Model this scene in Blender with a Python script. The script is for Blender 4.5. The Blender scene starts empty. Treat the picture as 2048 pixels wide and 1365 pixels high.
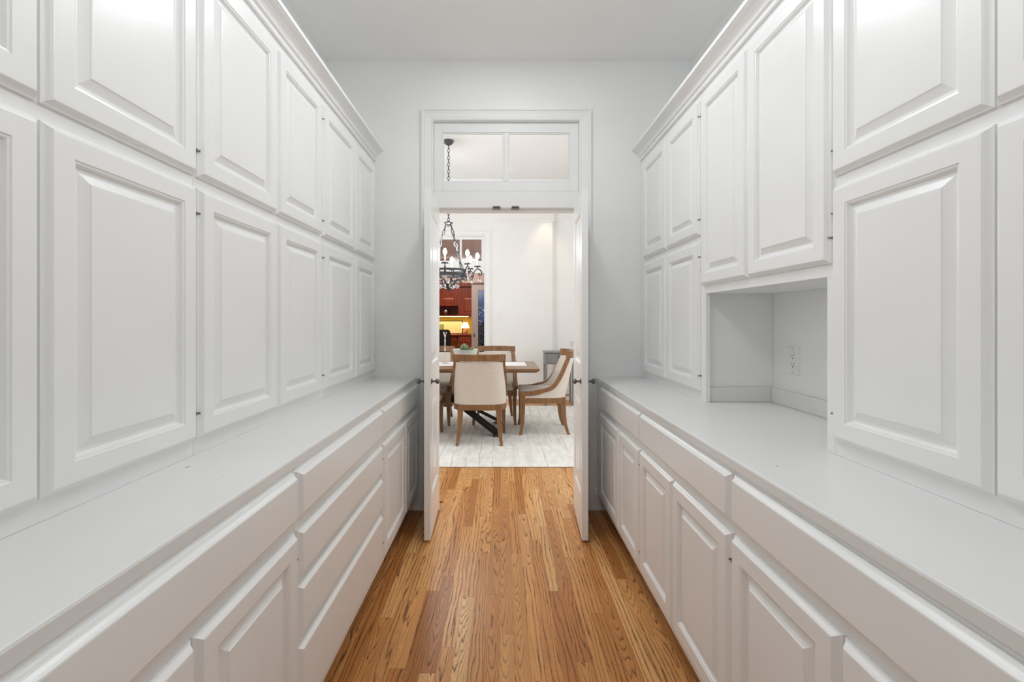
import bpy, bmesh, math, random
from mathutils import Vector, Matrix
random.seed(7)
C = bpy.context.scene.collection
PI = math.pi
# ------------------------------------------------------------------ camera, world, lights, exposure
S = bpy.context.scene
H = 1.27
cam = bpy.data.cameras.new('camera'); cam.lens = 16.0; cam.sensor_width = 36.0
cam.shift_x = (1024 - 1004) / 2048; cam.shift_y = -(682.5 - 642) / 2048
cam.clip_start = 0.02
co = bpy.data.objects.new('camera', cam); C.objects.link(co)
co.location = (0, 0, H); co.rotation_euler = (PI / 2, 0, 0); S.camera = co
w = bpy.data.worlds.new('world'); S.world = w; w.use_nodes = True
w.node_tree.nodes['Background'].inputs[0].default_value = (1.0, 0.985, 0.96, 1)
w.node_tree.nodes['Background'].inputs[1].default_value = 0.3
S.view_settings.view_transform = 'Standard'; S.view_settings.look = 'None'
S.view_settings.gamma = 1; S.view_settings.use_curve_mapping = False
S.view_settings.exposure = 0.08
S.cycles.max_bounces = 14; S.cycles.diffuse_bounces = 8; S.cycles.sample_clamp_indirect = 8

def area(name, loc, rot, sx, sy, power, col=(1, 1, 1)):
    l = bpy.data.lights.new(name, 'AREA'); l.shape = 'RECTANGLE'; l.size = sx; l.size_y = sy
    l.energy = power; l.color = col
    o = bpy.data.objects.new(name, l); C.objects.link(o); o.location = loc; o.rotation_euler = rot
    return o
def point(name, loc, power, col, r=.05):
    l = bpy.data.lights.new(name, 'POINT'); l.energy = power; l.color = col; l.shadow_soft_size = r
    o = bpy.data.objects.new(name, l); C.objects.link(o); o.location = loc; return o
LC = (.94, .97, 1)
for y in (-.1, .6, 1.25): point('pantry_fill_light', (.04, y, 2.32), 4.9, LC, .12)  # added lights in mid-air, no fixtures, to even out the cabinets
# added unseen light near the end wall, turned back along the cabinets
area('pantry_cabinet_fill', (.05, 2.2, 2.965), (math.radians(-58), 0, 0), .5, .26, 6.5, LC)
area('pantry_end_fill', (.05, 2.28, 2.99), (0, 0, 0), .16, .16, 5, LC)  # added light without a fixture, brightens the far end of the pantry
area('rear_fill_light', (0.05, -2.6, 1.6), (PI / 2, 0, 0), 2.2, 2.2, 3, LC)  # added soft fill from behind the camera
area('dining_fill_left', (-2.9, 5.2, 1.75), (0, -PI / 2, 0), 2.2, 2.6, 22, (.89, .955, 1))  # added side light for the dining room, no window in this wall
area('dining_fill_right', (2.1, 4.4, 1.75), (0, PI / 2, 0), 2.2, 1.6, 18, (.89, .955, 1))  # matching added light on the right, also without a window
point('chandelier_glow', (-.62, 5.28, 2.12), 20, (.95, .97, 1), .05)
area('dining_door_fill', (.02, 3.95, 3.34), (-.75, 0, 0), .3, .3, 24, (.94, .97, 1))  # added out-of-view light, tilted through the doorway onto leaves and pantry floor

# ------------------------------------------------------------------ materials
def mat(name, col, rough=.5, metal=0, emit=None, estr=0, trans=0, ior=1.45, spec=.5):
    m = bpy.data.materials.new(name); m.use_nodes = True
    b = m.node_tree.nodes['Principled BSDF']
    b.inputs['Base Color'].default_value = (*col, 1); b.inputs['Roughness'].default_value = rough
    b.inputs['Metallic'].default_value = metal; b.inputs['IOR'].default_value = ior
    b.inputs['Transmission Weight'].default_value = trans
    b.inputs['Specular IOR Level'].default_value = spec
    if emit: b.inputs['Emission Color'].default_value = (*emit, 1); b.inputs['Emission Strength'].default_value = estr
    return m

class NT:
    def __init__(s, m): s.t = m.node_tree; s.b = s.t.nodes['Principled BSDF']
    def n(s, typ, **kw):
        nd = s.t.nodes.new(typ)
        for k, v in kw.items():
            if k.startswith('i_'): nd.inputs[k[2:].replace('_', ' ')].default_value = v
            else: setattr(nd, k, v)
        return nd
    def l(s, a, b): s.t.links.new(a, b)
    def math(s, op, a, b=None, c=None):
        nd = s.t.nodes.new('ShaderNodeMath'); nd.operation = op
        for i, v in enumerate((a, b, c)):
            if v is None: continue
            if isinstance(v, (int, float)): nd.inputs[i].default_value = v
            else: s.l(v, nd.inputs[i])
        return nd.outputs[0]
    def mapping(s, scale, coord='Object', off=None):
        tc = s.n('ShaderNodeTexCoord'); mp = s.n('ShaderNodeMapping'); mp.inputs['Scale'].default_value = scale
        src = tc.outputs[coord]
        if off is not None:
            ad = s.n('ShaderNodeVectorMath'); ad.operation = 'ADD'; s.l(src, ad.inputs[0]); s.l(off, ad.inputs[1]); src = ad.outputs[0]
        s.l(src, mp.inputs[0]); return mp.outputs[0]
    def noise(s, vec, scale=1, detail=3, rough=.5, dist=0):
        nd = s.n('ShaderNodeTexNoise'); nd.inputs['Scale'].default_value = scale; nd.inputs['Detail'].default_value = detail
        nd.inputs['Roughness'].default_value = rough; nd.inputs['Distortion'].default_value = dist
        s.l(vec, nd.inputs['Vector']); return nd.outputs[0]
    def ramp(s, fac, stops):
        nd = s.n('ShaderNodeValToRGB'); e = nd.color_ramp.elements
        while len(e) < len(stops): e.new(.5)
        for el, (p, c) in zip(e, stops): el.position = p; el.color = (*c, 1)
        s.l(fac, nd.inputs[0]); return nd.outputs[0]
    def mix(s, fac, a, b, mode='MIX'):
        nd = s.n('ShaderNodeMix'); nd.data_type = 'RGBA'; nd.blend_type = mode
        for sock, v in ((nd.inputs[0], fac), (nd.inputs[6], a), (nd.inputs[7], b)):
            if isinstance(v, (int, float)): sock.default_value = v
            elif isinstance(v, tuple): sock.default_value = (*v, 1)
            else: s.l(v, sock)
        return nd.outputs[2]
    def bump(s, h, strength=.2, dist=.001):
        nd = s.n('ShaderNodeBump'); nd.inputs['Strength'].default_value = strength; nd.inputs['Distance'].default_value = dist
        s.l(h, nd.inputs['Height']); s.l(nd.outputs[0], s.b.inputs['Normal'])

def painted(name, col, rough, sc, strength=.25):
    m = mat(name, col, rough); t = NT(m)
    v = t.mapping(sc)
    n1 = t.noise(v, 1, 4, .6)
    t.bump(n1, strength, .0008)
    v2 = t.mapping((3, 3, 3)); n2 = t.noise(v2, 1, 3)
    c = t.ramp(n2, [(.3, tuple(x * .975 for x in col)), (.7, col)])
    t.l(c, t.b.inputs['Base Color'])
    return m
M = {}
M['cab'] = painted('white_cabinet_paint', (.88, .888, .882), .3, (60, 90, 5), .3)
M['draw'] = painted('white_drawer_paint', (.88, .888, .882), .3, (60, 5, 90), .25)
M['leaf'] = painted('white_door_paint', (.885, .892, .886), .28, (60, 60, 5), .2)
M['trim'] = painted('white_trim_paint', (.85, .855, .848), .55, (40, 40, 40), .1)
M['wall'] = painted('white_wall_paint', (.88, .888, .882), .6, (90, 90, 90), .15)
M['ceil'] = painted('white_ceiling_paint', (.88, .885, .88), .8, (70, 70, 70), .2)
M['dwall'] = painted('dining_wall_paint', (.86, .857, .845), .6, (90, 90, 90), .15)
# countertop: painted, worn and chipped at the front edge
m = painted('white_countertop_paint', (.80, .803, .795), .27, (50, 6, 50), .15); t = NT(m); M['counter'] = m
ch = t.noise(t.mapping((55, 22, 70)), 1, 5, .6)
sp = t.noise(t.mapping((9, 6, 9)), 1, 2)
fac = t.math('MULTIPLY', t.math('GREATER_THAN', ch, .715), t.math('GREATER_THAN', sp, .56))
old = t.b.inputs['Base Color'].links[0].from_socket
t.l(t.mix(fac, old, (.22, .19, .16)), t.b.inputs['Base Color'])
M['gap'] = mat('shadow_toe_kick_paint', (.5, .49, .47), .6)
M['nickel'] = mat('brushed_nickel', (.42, .40, .37), .32, 1)
M['pewter'] = mat('dark_pewter', (.17, .165, .155), .36, .9)
M['hinge'] = mat('dark_hinge_metal', (.30, .295, .285), .4, .6)
M['glass'] = mat('clear_glass', (1, 1, 1), .0, 0, trans=1, ior=1.45)
M['thin'] = None
def thin_glass():
    m = bpy.data.materials.new('window_pane_glass'); m.use_nodes = True; nt = m.node_tree
    nt.nodes.remove(nt.nodes['Principled BSDF'])
    out = nt.nodes['Material Output']; tr = nt.nodes.new('ShaderNodeBsdfTransparent'); gl = nt.nodes.new('ShaderNodeBsdfGlossy')
    gl.inputs['Roughness'].default_value = .02; mx = nt.nodes.new('ShaderNodeMixShader'); fr = nt.nodes.new('ShaderNodeFresnel')
    tr.inputs[0].default_value = (.985, .985, .985, 1)
    nt.links.new(fr.outputs[0], mx.inputs[0]); nt.links.new(tr.outputs[0], mx.inputs[1]); nt.links.new(gl.outputs[0], mx.inputs[2])
    nt.links.new(mx.outputs[0], out.inputs[0]); return m
M['thin'] = thin_glass()

def oak(name, boards=True):
    m = mat(name, (.45, .24, .1), .33, spec=.35); t = NT(m)
    oi = t.n('ShaderNodeObjectInfo')
    if boards:
        r = oi.outputs['Random']
        cb = t.n('ShaderNodeCombineXYZ')
        t.l(t.math('MULTIPLY', r, 37.3), cb.inputs[0]); t.l(t.math('MULTIPLY', r, 91.7), cb.inputs[1]); t.l(t.math('MULTIPLY', r, 13.1), cb.inputs[2])
        off = cb.outputs[0]
        tone = r; r2 = t.math('FRACT', t.math('MULTIPLY', r, 17.77))
    else:
        mp = t.mapping((1, 1, 1)); 
        br = t.n('ShaderNodeTexBrick'); br.offset = .37
        rot = t.n('ShaderNodeMapping'); rot.inputs['Rotation'].default_value = (0, 0, PI / 2); t.l(mp, rot.inputs[0]); t.l(rot.outputs[0], br.inputs['Vector'])
        br.inputs['Color1'].default_value = (0, 0, 0, 1); br.inputs['Color2'].default_value = (1, 1, 1, 1); br.inputs['Mortar'].default_value = (.2, .2, .2, 1)
        br.inputs['Scale'].default_value = 1; br.inputs['Brick Width'].default_value = .8; br.inputs['Row Height'].default_value = .057; br.inputs['Mortar Size'].default_value = .0006
        sx = t.n('ShaderNodeSeparateColor'); t.l(br.outputs['Color'], sx.inputs[0]); tone = sx.outputs[0]; r2 = tone; off = br.outputs['Color']
    r3 = t.math('FRACT', t.math('MULTIPLY', r2, 7.13)) if boards else .3
    v = t.mapping((11, 1.3, 11), off=off)
    base = t.noise(v, 1, 3, .5, .3)
    sep = t.n('ShaderNodeSeparateXYZ'); tc = t.n('ShaderNodeTexCoord'); t.l(tc.outputs['Object'], sep.inputs[0])
    X, Y = sep.outputs[0], sep.outputs[1]
    wob = t.noise(t.mapping((120, 9, 50), off=off), 1, 3, .65)
    # quarter-sawn boards: near-straight lines
    straight = t.math('ADD', t.math('MULTIPLY', base, t.math('MULTIPLY_ADD', r2, 5, 3)), t.math('MULTIPLY', X, 50))
    # flat-sawn boards: cathedral arches stacked along the board
    cx = t.math('SUBTRACT', X, t.math('MULTIPLY_ADD', r2, .04, -.02))
    arch = t.math('SUBTRACT', t.math('MULTIPLY', Y, 9), t.math('MULTIPLY', t.math('MULTIPLY', cx, cx), 3600))
    arch = t.math('ADD', arch, t.math('MULTIPLY', base, 11))
    sw = t.math('GREATER_THAN', r3, .52) if boards else 0.0
    if boards:
        ph = t.math('ADD', t.math('MULTIPLY', arch, sw), t.math('MULTIPLY', straight, t.math('SUBTRACT', 1, sw)))
    else: ph = straight
    ph = t.math('ADD', ph, t.math('MULTIPLY', wob, .6))
    s = t.math('FRACT', ph); s2 = t.math('FRACT', t.math('MULTIPLY', ph, 3.3))
    line = t.ramp(s, [(0, (1, 1, 1)), (.09, (.95, .95, .95)), (.19, (.42, .42, .42)), (.42, (.10, .10, .10)), (.93, (0, 0, 0)), (1, (.8, .8, .8))])
    fine = t.ramp(s2, [(0, (.36, .36, .36)), (.22, (.26, .26, .26)), (.45, (.03, .03, .03)), (.92, (.03, .03, .03)), (1, (.36, .36, .36))])
    pores = t.noise(t.mapping((520, 26, 300), off=off), 1, 2, .6)
    pr = t.ramp(pores, [(.40, (1, 1, 1)), (.54, (0, 0, 0))])
    fade = t.ramp(t.noise(t.mapping((25, 2.5, 25), off=off), 1, 3, .6), [(.30, (.62, .62, .62)), (.52, (1, 1, 1))])
    amt = t.math('MULTIPLY', t.math('MAXIMUM', line, fine), t.math('MULTIPLY_ADD', pr, .3, .78))
    amt = t.math('MULTIPLY', amt, fade)
    light = t.ramp(tone, [(0, (.84, .43, .155)), (.2, (.52, .20, .055)), (.4, (.88, .47, .18)), (.6, (.66, .285, .085)), (.8, (.92, .55, .235)), (.93, (.78, .36, .115)), (1, (.40, .15, .04))])
    big = t.noise(t.mapping((9, 1.4, 9), off=off), 1, 3)
    light = t.mix(t.math('MULTIPLY', big, .35), light, (.50, .20, .05))
    colr = t.mix(t.math('MULTIPLY', amt, .92), light, (.072, .023, .007))
    colr = t.mix(t.math('MULTIPLY', pr, .08), colr, (.2, .09, .04))
    t.l(colr, t.b.inputs['Base Color'])
    t.l(t.math('MULTIPLY_ADD', amt, .12, .27), t.b.inputs['Roughness'])
    t.bump(t.math('MULTIPLY', amt, -1), .12, .0006)
    return m
M['board'] = oak('oak_floor_board')
M['oakfar'] = oak('oak_floor_planks', False)

def wood(name, c1, c2, rough=.35, sc=(30, 30, 3)):
    m = mat(name, c1, rough); t = NT(m)
    n = t.noise(t.mapping(sc), 1, 4, .55, .8)
    t.l(t.ramp(n, [(.3, c2), (.65, c1)]), t.b.inputs['Base Color']); t.bump(n, .08, .001); return m
M['chairwood'] = wood('walnut_stained_chair_wood', (.30, .152, .064), (.175, .085, .034), .38)
M['tablewood'] = wood('walnut_table_wood', (.27, .155, .075), (.17, .09, .042), .3, (3, 30, 30))
M['cherry'] = wood('cherry_cabinet_wood', (.30, .055, .018), (.16, .026, .010), .3)
M['greywood'] = wood('grey_washed_wood', (.27, .27, .26), (.20, .20, .195), .5)
M['black'] = mat('black_steel', (.012, .013, .014), .45, .3)
M['iron'] = mat('wrought_iron_grey', (.075, .078, .085), .45, .7)
M['blackfab'] = mat('black_leather', (.010, .010, .011), .5)
m = mat('cream_linen', (.72, .66, .585), .9); t = NT(m); M['linen'] = m
n = t.noise(t.mapping((380, 380, 380)), 1, 2); t.bump(n, .25, .001)
t.l(t.ramp(t.noise(t.mapping((160, 160, 40)), 1, 3), [(.3, (.66, .60, .53)), (.7, (.76, .70, .625))]), t.b.inputs['Base Color'])
M['cloth'] = mat('white_cotton', (.86, .84, .81), .9)
M['ceramic'] = mat('pale_green_ceramic', (.62, .68, .64), .3)
m = mat('artichoke_green', (.16, .2, .08), .6); t = NT(m); M['artichoke'] = m
t.l(t.ramp(t.noise(t.mapping((40, 40, 40)), 1, 3), [(.35, (.10, .13, .05)), (.6, (.26, .30, .15)), (.8, (.30, .2, .17))]), t.b.inputs['Base Color'])
M['bulb'] = mat('lit_bulb', (1, 1, 1), .3, emit=(1, .97, .93), estr=40)
M['candle'] = mat('candle_sleeve', (.82, .78, .7), .5)
M['plastic'] = mat('white_plastic', (.85, .845, .83), .35)
M['slot'] = mat('dark_slot', (.05, .05, .05), .6)
M['pinkwall'] = mat('pinkish_study_paint', (.66, .52, .47), .8)
M['pinkdoor'] = mat('pale_taupe_door_paint', (.56, .50, .46), .5)
M['yellow'] = mat('yellow_wall_paint', (.72, .47, .07), .7)
M['shade'] = mat('pleated_lamp_shade', (.8, .62, .5), .8, emit=(1, .72, .45), estr=1.6)
M['lampbase'] = mat('terracotta_lamp_base', (.62, .36, .24), .5)
M['ledstrip'] = mat('warm_led_strip', (1, .9, .5), .5, emit=(1, .85, .35), estr=10)
# rug: cream with broken grey lines running away from the door
m = mat('striped_wool_rug', (.74, .71, .66), .95); t = NT(m); M['rug'] = m
v = t.mapping((1, 1, 1)); sep = t.n('ShaderNodeSeparateXYZ'); t.l(v, sep.inputs[0])
wx = t.math('ADD', sep.outputs[0], t.math('MULTIPLY', t.noise(t.mapping((1.2, 2.2, 1)), 1, 4, .6), .05))
fr = t.math('FRACT', t.math('MULTIPLY', wx, 8.3))
ln = t.ramp(fr, [(.0, (0, 0, 0)), (.44, (0, 0, 0)), (.49, (1, 1, 1)), (.53, (0, 0, 0)), (1, (0, 0, 0))])
brk = t.ramp(t.noise(t.mapping((30, 1.6, 1)), 1, 5, .7), [(.42, (0, 0, 0)), (.62, (1, 1, 1))])
wash = t.noise(t.mapping((14, 3.5, 1)), 1, 5, .7)
cross = t.ramp(t.noise(t.mapping((1.5, 16, 1)), 1, 3, .6), [(.45, (0, 0, 0)), (.7, (1, 1, 1))])
c = t.ramp(wash, [(.3, (.66, .655, .625)), (.58, (.88, .865, .825))])
c = t.mix(t.math('MULTIPLY', cross, .16), c, (.50, .505, .48))
c = t.mix(t.math('MULTIPLY', t.math('MULTIPLY', ln, brk), .95), c, (.30, .305, .29))
t.l(c, t.b.inputs['Base Color']); t.bump(t.noise(t.mapping((300, 300, 1)), 1, 2), .3, .002)
# blue art glass
m = mat('blue_art_glass', (.02, .06, .2), .2); t = NT(m); M['artglass'] = m
v = t.mapping((1, 1, 1)); sep = t.n('ShaderNodeSeparateXYZ'); t.l(v, sep.inputs[0])
fl = t.ramp(t.noise(t.mapping((24, 24, 24)), 1, 4, .7, 1.2), [(.56, (0, 0, 0)), (.6, (1, 1, 1))])
zc = t.ramp(t.math('ABSOLUTE', t.math('SUBTRACT', sep.outputs[2], .30)), [(.12, (1, 1, 1)), (.22, (0, 0, 0))])
vo = t.n('ShaderNodeTexVoronoi', feature='DISTANCE_TO_EDGE'); vo.inputs['Scale'].default_value = 11; t.l(v, vo.inputs['Vector'])
ed = t.ramp(vo.outputs[0], [(.02, (1, 1, 1)), (.05, (0, 0, 0))])
up = t.ramp(sep.outputs[2], [(.10, (0, 0, 0)), (.2, (1, 1, 1))])
c = t.mix(up, t.mix(t.math('MULTIPLY', ed, .45), (.012, .018, .035), (.2, .24, .33)), (.02, .075, .25))
c = t.mix(t.math('MULTIPLY', fl, zc), c, (.75, .8, .95)); t.l(c, t.b.inputs['Base Color'])
# pages of the framed print
m = mat('printed_pages', (.62, .5, .3), .6); t = NT(m); M['pages'] = m
v = t.mapping((1, 1, 1)); sep = t.n('ShaderNodeSeparateXYZ'); t.l(v, sep.inputs[0])
li = t.math('GREATER_THAN', t.math('FRACT', t.math('MULTIPLY', sep.outputs[2], 60)), .55)
t.l(t.mix(t.math('MULTIPLY', li, .45), (.70, .60, .40), (.36, .28, .15)), t.b.inputs['Base Color'])
M['mat_board'] = mat('cream_mat_board', (.70, .60, .40), .8)

# ------------------------------------------------------------------ mesh helpers
def finish(name, bm, m, parent=None, loc=(0, 0, 0), rot=None, smooth=False, recalc=True):
    if recalc: bmesh.ops.recalc_face_normals(bm, faces=bm.faces)
    me = bpy.data.meshes.new(name); bm.to_mesh(me); bm.free()
    if m is not None: me.materials.append(m)
    if smooth:
        for p in me.polygons: p.use_smooth = True
        try: me.set_sharp_from_angle(angle=math.radians(40))
        except Exception: pass
    o = bpy.data.objects.new(name, me); C.objects.link(o); o.location = loc
    if rot: o.rotation_euler = rot
    if parent: o.parent = parent
    return o
def addbox(bm, x0, x1, y0, y1, z0, z1, bev=0):
    vs = [bm.verts.new((x, y, z)) for x in (x0, x1) for y in (y0, y1) for z in (z0, z1)]
    fs = [bm.faces.new([vs[i] for i in q]) for q in ((0, 1, 3, 2), (4, 6, 7, 5), (0, 4, 5, 1), (2, 3, 7, 6), (0, 2, 6, 4), (1, 5, 7, 3))]
    if bev:
        es = list({e for f in fs for e in f.edges})
        bmesh.ops.bevel(bm, geom=es, offset=bev, segments=1, affect='EDGES', clamp_overlap=True)
def box(name, x0, x1, y0, y1, z0, z1, m, parent=None, bev=0, **k):
    bm = bmesh.new(); addbox(bm, min(x0, x1), max(x0, x1), y0, y1, z0, z1, bev); return finish(name, bm, m, parent, **k)
def boxes(name, lst, m, parent=None, bev=0, **k):
    bm = bmesh.new()
    for b in lst: addbox(bm, min(b[0], b[1]), max(b[0], b[1]), b[2], b[3], b[4], b[5], bev)
    return finish(name, bm, m, parent, **k)
def addrings(bm, u0, u1, v0, v1, prof, P, backcap=True):
    """nested rectangles: prof = (inset, height); P(u,v,w) -> xyz"""
    R = []
    for i, wv in prof:
        R.append([bm.verts.new(P(u, v, wv)) for u, v in ((u0 + i, v0 + i), (u1 - i, v0 + i), (u1 - i, v1 - i), (u0 + i, v1 - i))])
    for a, b in zip(R, R[1:]):
        for k in range(4): bm.faces.new((a[k], a[(k + 1) % 4], b[(k + 1) % 4], b[k]))
    bm.faces.new(R[-1])
    if backcap: bm.faces.new(R[0][::-1])
def addlathe(bm, prof, seg=24, c=(0, 0, 0), ax='Z'):
    R = []
    for r, z in prof:
        if r < 1e-6: r = 1e-5
        ring = []
        for k in range(seg):
            a = 2 * PI * k / seg; p = (r * math.cos(a), r * math.sin(a), z)
            if ax == 'X': p = (p[2], p[0], p[1])
            if ax == 'Y': p = (p[0], p[2], p[1])
            ring.append(bm.verts.new((p[0] + c[0], p[1] + c[1], p[2] + c[2])))
        R.append(ring)
    for a, b in zip(R, R[1:]):
        for k in range(seg): bm.faces.new((a[k], a[(k + 1) % seg], b[(k + 1) % seg], b[k]))
    bm.faces.new(R[0][::-1]); bm.faces.new(R[-1])
def lathe(name, prof, m, parent=None, seg=24, c=(0, 0, 0), ax='Z', **k):
    bm = bmesh.new(); addlathe(bm, prof, seg, c, ax); return finish(name, bm, m, parent, smooth=True, **k)
def addsweep(bm, path, sect, up=(0, 0, 1), close=False):
    """sect: list of per-point or one list of (a,b); a along side, b along local up"""
    n = len(path); pts = [Vector(p) for p in path]; up = Vector(up); R = []
    for i, p in enumerate(pts):
        if close: tg = pts[(i + 1) % n] - pts[i - 1]
        else: tg = pts[min(i + 1, n - 1)] - pts[max(i - 1, 0)]
        tg.normalize(); sd = tg.cross(up)
        if sd.length < 1e-4: sd = tg.cross(Vector((0, 1, 0.01)))
        sd.normalize(); u2 = sd.cross(tg).normalized()
        sc = sect[i] if isinstance(sect[0], list) else sect
        R.append([bm.verts.new(p + sd * a + u2 * b) for a, b in sc])
    k = len(R[0]); rng = range(n if close else n - 1)
    for i in rng:
        a, b = R[i], R[(i + 1) % n]
        for j in range(k): bm.faces.new((a[j], a[(j + 1) % k], b[(j + 1) % k], b[j]))
    if not close: bm.faces.new(R[0][::-1]); bm.faces.new(R[-1])
def circ(r, n=8): return [(r * math.cos(2 * PI * k / n), r * math.sin(2 * PI * k / n)) for k in range(n)]
def addtube(bm, path, r, n=8, up=(0, 0, 1), close=False):
    if isinstance(r, (list, tuple)): addsweep(bm, path, [circ(x, n) for x in r], up, close)
    else: addsweep(bm, path, circ(r, n), up, close)
def smoothpath(ctrl, n=8):
    P = [Vector(p) for p in ctrl]; out = []
    for i in range(len(P) - 1):
        p0 = P[max(i - 1, 0)]; p1 = P[i]; p2 = P[i + 1]; p3 = P[min(i + 2, len(P) - 1)]
        for k in range(n):
            t = k / n
            out.append(.5 * ((2 * p1) + (p2 - p0) * t + (2 * p0 - 5 * p1 + 4 * p2 - p3) * t * t + (3 * p1 - p0 - 3 * p2 + p3) * t ** 3))
    out.append(P[-1]); return out
def empty(name, loc=(0, 0, 0), rz=0):
    o = bpy.data.objects.new(name, None); C.objects.link(o); o.location = loc; o.rotation_euler = (0, 0, rz); o.empty_display_size = .05
    return o
def tag(o, label=None, cat=None, group=None, kind=None):
    if label: o['label'] = label
    if cat: o['category'] = cat
    if group: o['group'] = group
    if kind: o['kind'] = kind
    return o
def st(o): o['kind'] = 'structure'; return o
def copy_tree(o, parent=None):
    c = o.copy(); C.objects.link(c)
    if parent: c.parent = parent
    for ch in list(o.children): copy_tree(ch, c)
    return c

# ------------------------------------------------------------------ key dimensions
WY = 3.066           # pantry end wall, room face
WB = 3.19            # its dining face
XL, XR = -1.18, 1.278
ZC = 3.02
YR = -1.1            # rear end of the pantry run
JL, JR = -.462, .519 # door jambs
ZT = .8925           # countertop height
# ------------------------------------------------------------------ floor
fl = st(box('floor', XL - .3, XR + .3, YR - 1.2, 3.95, -.06, -.012, M['oakfar']))
bmesh_cols = 25; bw = .0572; x0c = -.697
nb = 0
for i in range(bmesh_cols):
    xa = x0c + i * bw; xb = xa + bw
    inside = xa > JL - .001 and xb < JR + .001
    segs = [(-.7, 3.96)] if inside else [(-.7, WY - .012), (WB + .012, 3.96)]
    for s0, s1 in segs:
        y = s0 - random.random() * .5; first = True
        while y < s1 - .01:
            L = random.choice((.32, .45, .55, .62, .74, .9, 1.1)) + random.random() * .12
            a, b = max(y, s0), min(y + L, s1)
            if s1 - b < .12: b = s1
            if b - a > .05:
                bm = bmesh.new(); dz = random.uniform(-.0004, .0002)
                hw, hl = bw / 2 - .0001, (b - a) / 2 - .00015
                addrings(bm, -hw, hw, -hl, hl, [(0, -.012), (0, -.0004), (.0004, 0)], lambda u, v, q: (u, v, q))
                finish('floor_board', bm, M['board'], fl, ((xa + xb) / 2, (a + b) / 2, dz)); nb += 1
            y = b if b >= s1 else y + L
DX0, DX1, DY1 = -3.0, 2.2, 7.36
st(box('floor', DX0, DX1 + .4, 3.962, 8.2, -.06, 0, M['oakfar'])).name = 'floor_dining'
st(boxes('floor_dining_edge', [(DX0, -.70, WB, 3.96, -.06, 0), (.735, DX1, WB, 3.96, -.06, 0)], M['oakfar']))
# ------------------------------------------------------------------ pantry shell
st(box('ceiling', XL - .1, XR + .1, YR, WB, ZC, ZC + .1, M['ceil']))
st(box('wall_left', XL - .1, XL, YR, WY, -.06, ZC, M['wall']))
st(box('wall_right', XR, XR + .1, YR, WY, -.06, ZC, M['wall']))
ZH = 2.035           # underside of transom bar
ZTOP = 2.615         # top of transom opening
st(boxes('wall_far', [(XL - .1, JL - .02, WY, WB, -.06, ZC), (JR + .02, XR + .1, WY, WB, -.06, ZC), (JL - .02, JR + .02, WY, WB, ZTOP + .02, ZC)], M['wall']))
# jambs, head and transom bar of the double door
jam = st(boxes('trim_door_frame', [(JL - .02, JL, WY - .002, WB + .002, 0, ZTOP), (JR, JR + .02, WY - .002, WB + .002, 0, ZTOP), (JL - .02, JR + .02, WY - .002, WB + .002, ZTOP, ZTOP + .02)], M['trim']))
boxes('transom_bar', [(JL, JR, WY + .012, WB, ZH, 2.146), (JL, JR, WY + .055, WB, ZH - .012, ZH)], M['trim'], jam, bev=.002)
# casing with stepped profile
def casing(name, xl, xr, ztop, zbot, y, s, m, out=.075):
    """profile swept up the left leg, across the head and down the right leg; s=-1 faces the camera"""
    prof = [(0, 0), (0, .010), (.006, .014), (.012, .012), (.018, .014), (.045, .017), (.052, .019), (.058, .016), (.064, .024), (out, .024), (out, 0)]
    bm = bmesh.new(); R = []
    for k, (sx, sz) in enumerate(((-1, 0), (-1, 1), (1, 1), (1, 0))):
        ring = []
        for o, d in prof:
            x = (xl - o) if sx < 0 else (xr + o); z = (ztop + o) if sz else zbot
            ring.append(bm.verts.new((x, y + s * d, z)))
        R.append(ring)
    n = len(prof)
    for a, b in zip(R, R[1:]):
        for j in range(n): bm.faces.new((a[j], a[(j + 1) % n], b[(j + 1) % n], b[j]))
    bm.faces.new(R[0]); bm.faces.new(R[-1][::-1])
    return st(finish(name, bm, m))
casing('trim_1', JL - .003, JR + .003, ZTOP + .003, 0, WY, -1, M['trim'])
casing('trim_2', JL - .003, JR + .003, ZTOP + .003, 0, WB, 1, M['trim'])
# strike plates on the head
for px in (-.037, .0905):
    bm = bmesh.new()
    addbox(bm, px - .025, px + .025, WY + .004, WY + .012, ZH + .001, ZH + .010, .003)
    addbox(bm, px - .027, px + .027, WY + .004, WY + .040, ZH - .007, ZH - .0005, .002)
    p = finish('strike_plate', bm, M['pewter'], jam); p['label'] = 'small grey metal catch plate'
# transom window
win = st(boxes('window_1', [(JL + .001, JL + .060, WY + .018, WY + .058, 2.148, ZTOP - .001), (JR - .060, JR - .001, WY + .018, WY + .058, 2.148, ZTOP - .001),
                           (JL + .060, JR - .060, WY + .018, WY + .058, 2.148, 2.212), (JL + .060, JR - .060, WY + .018, WY + .058, 2.548, ZTOP - .001)], M['trim'], bev=.002))
mx = (JL + JR) / 2
box('muntin', mx - .016, mx + .016, WY + .020, WY + .056, 2.212, 2.548, M['trim'], win, bev=.004)
for a, b in ((JL + .060, mx - .016), (mx + .016, JR - .060)):
    box('pane', a, b, WY + .036, WY + .040, 2.212, 2.548, M['thin'], win)
    bm = bmesh.new()  # glazing bead
    for q in ((a, a + .008, WY + .022, WY + .034, 2.212, 2.548), (b - .008, b, WY + .022, WY + .034, 2.212, 2.548), (a + .008, b - .008, WY + .022, WY + .034, 2.540, 2.548), (a + .008, b - .008, WY + .022, WY + .034, 2.212, 2.220)): addbox(bm, *q, .002)
    finish('glazing_bead', bm, M['trim'], win)
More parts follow.
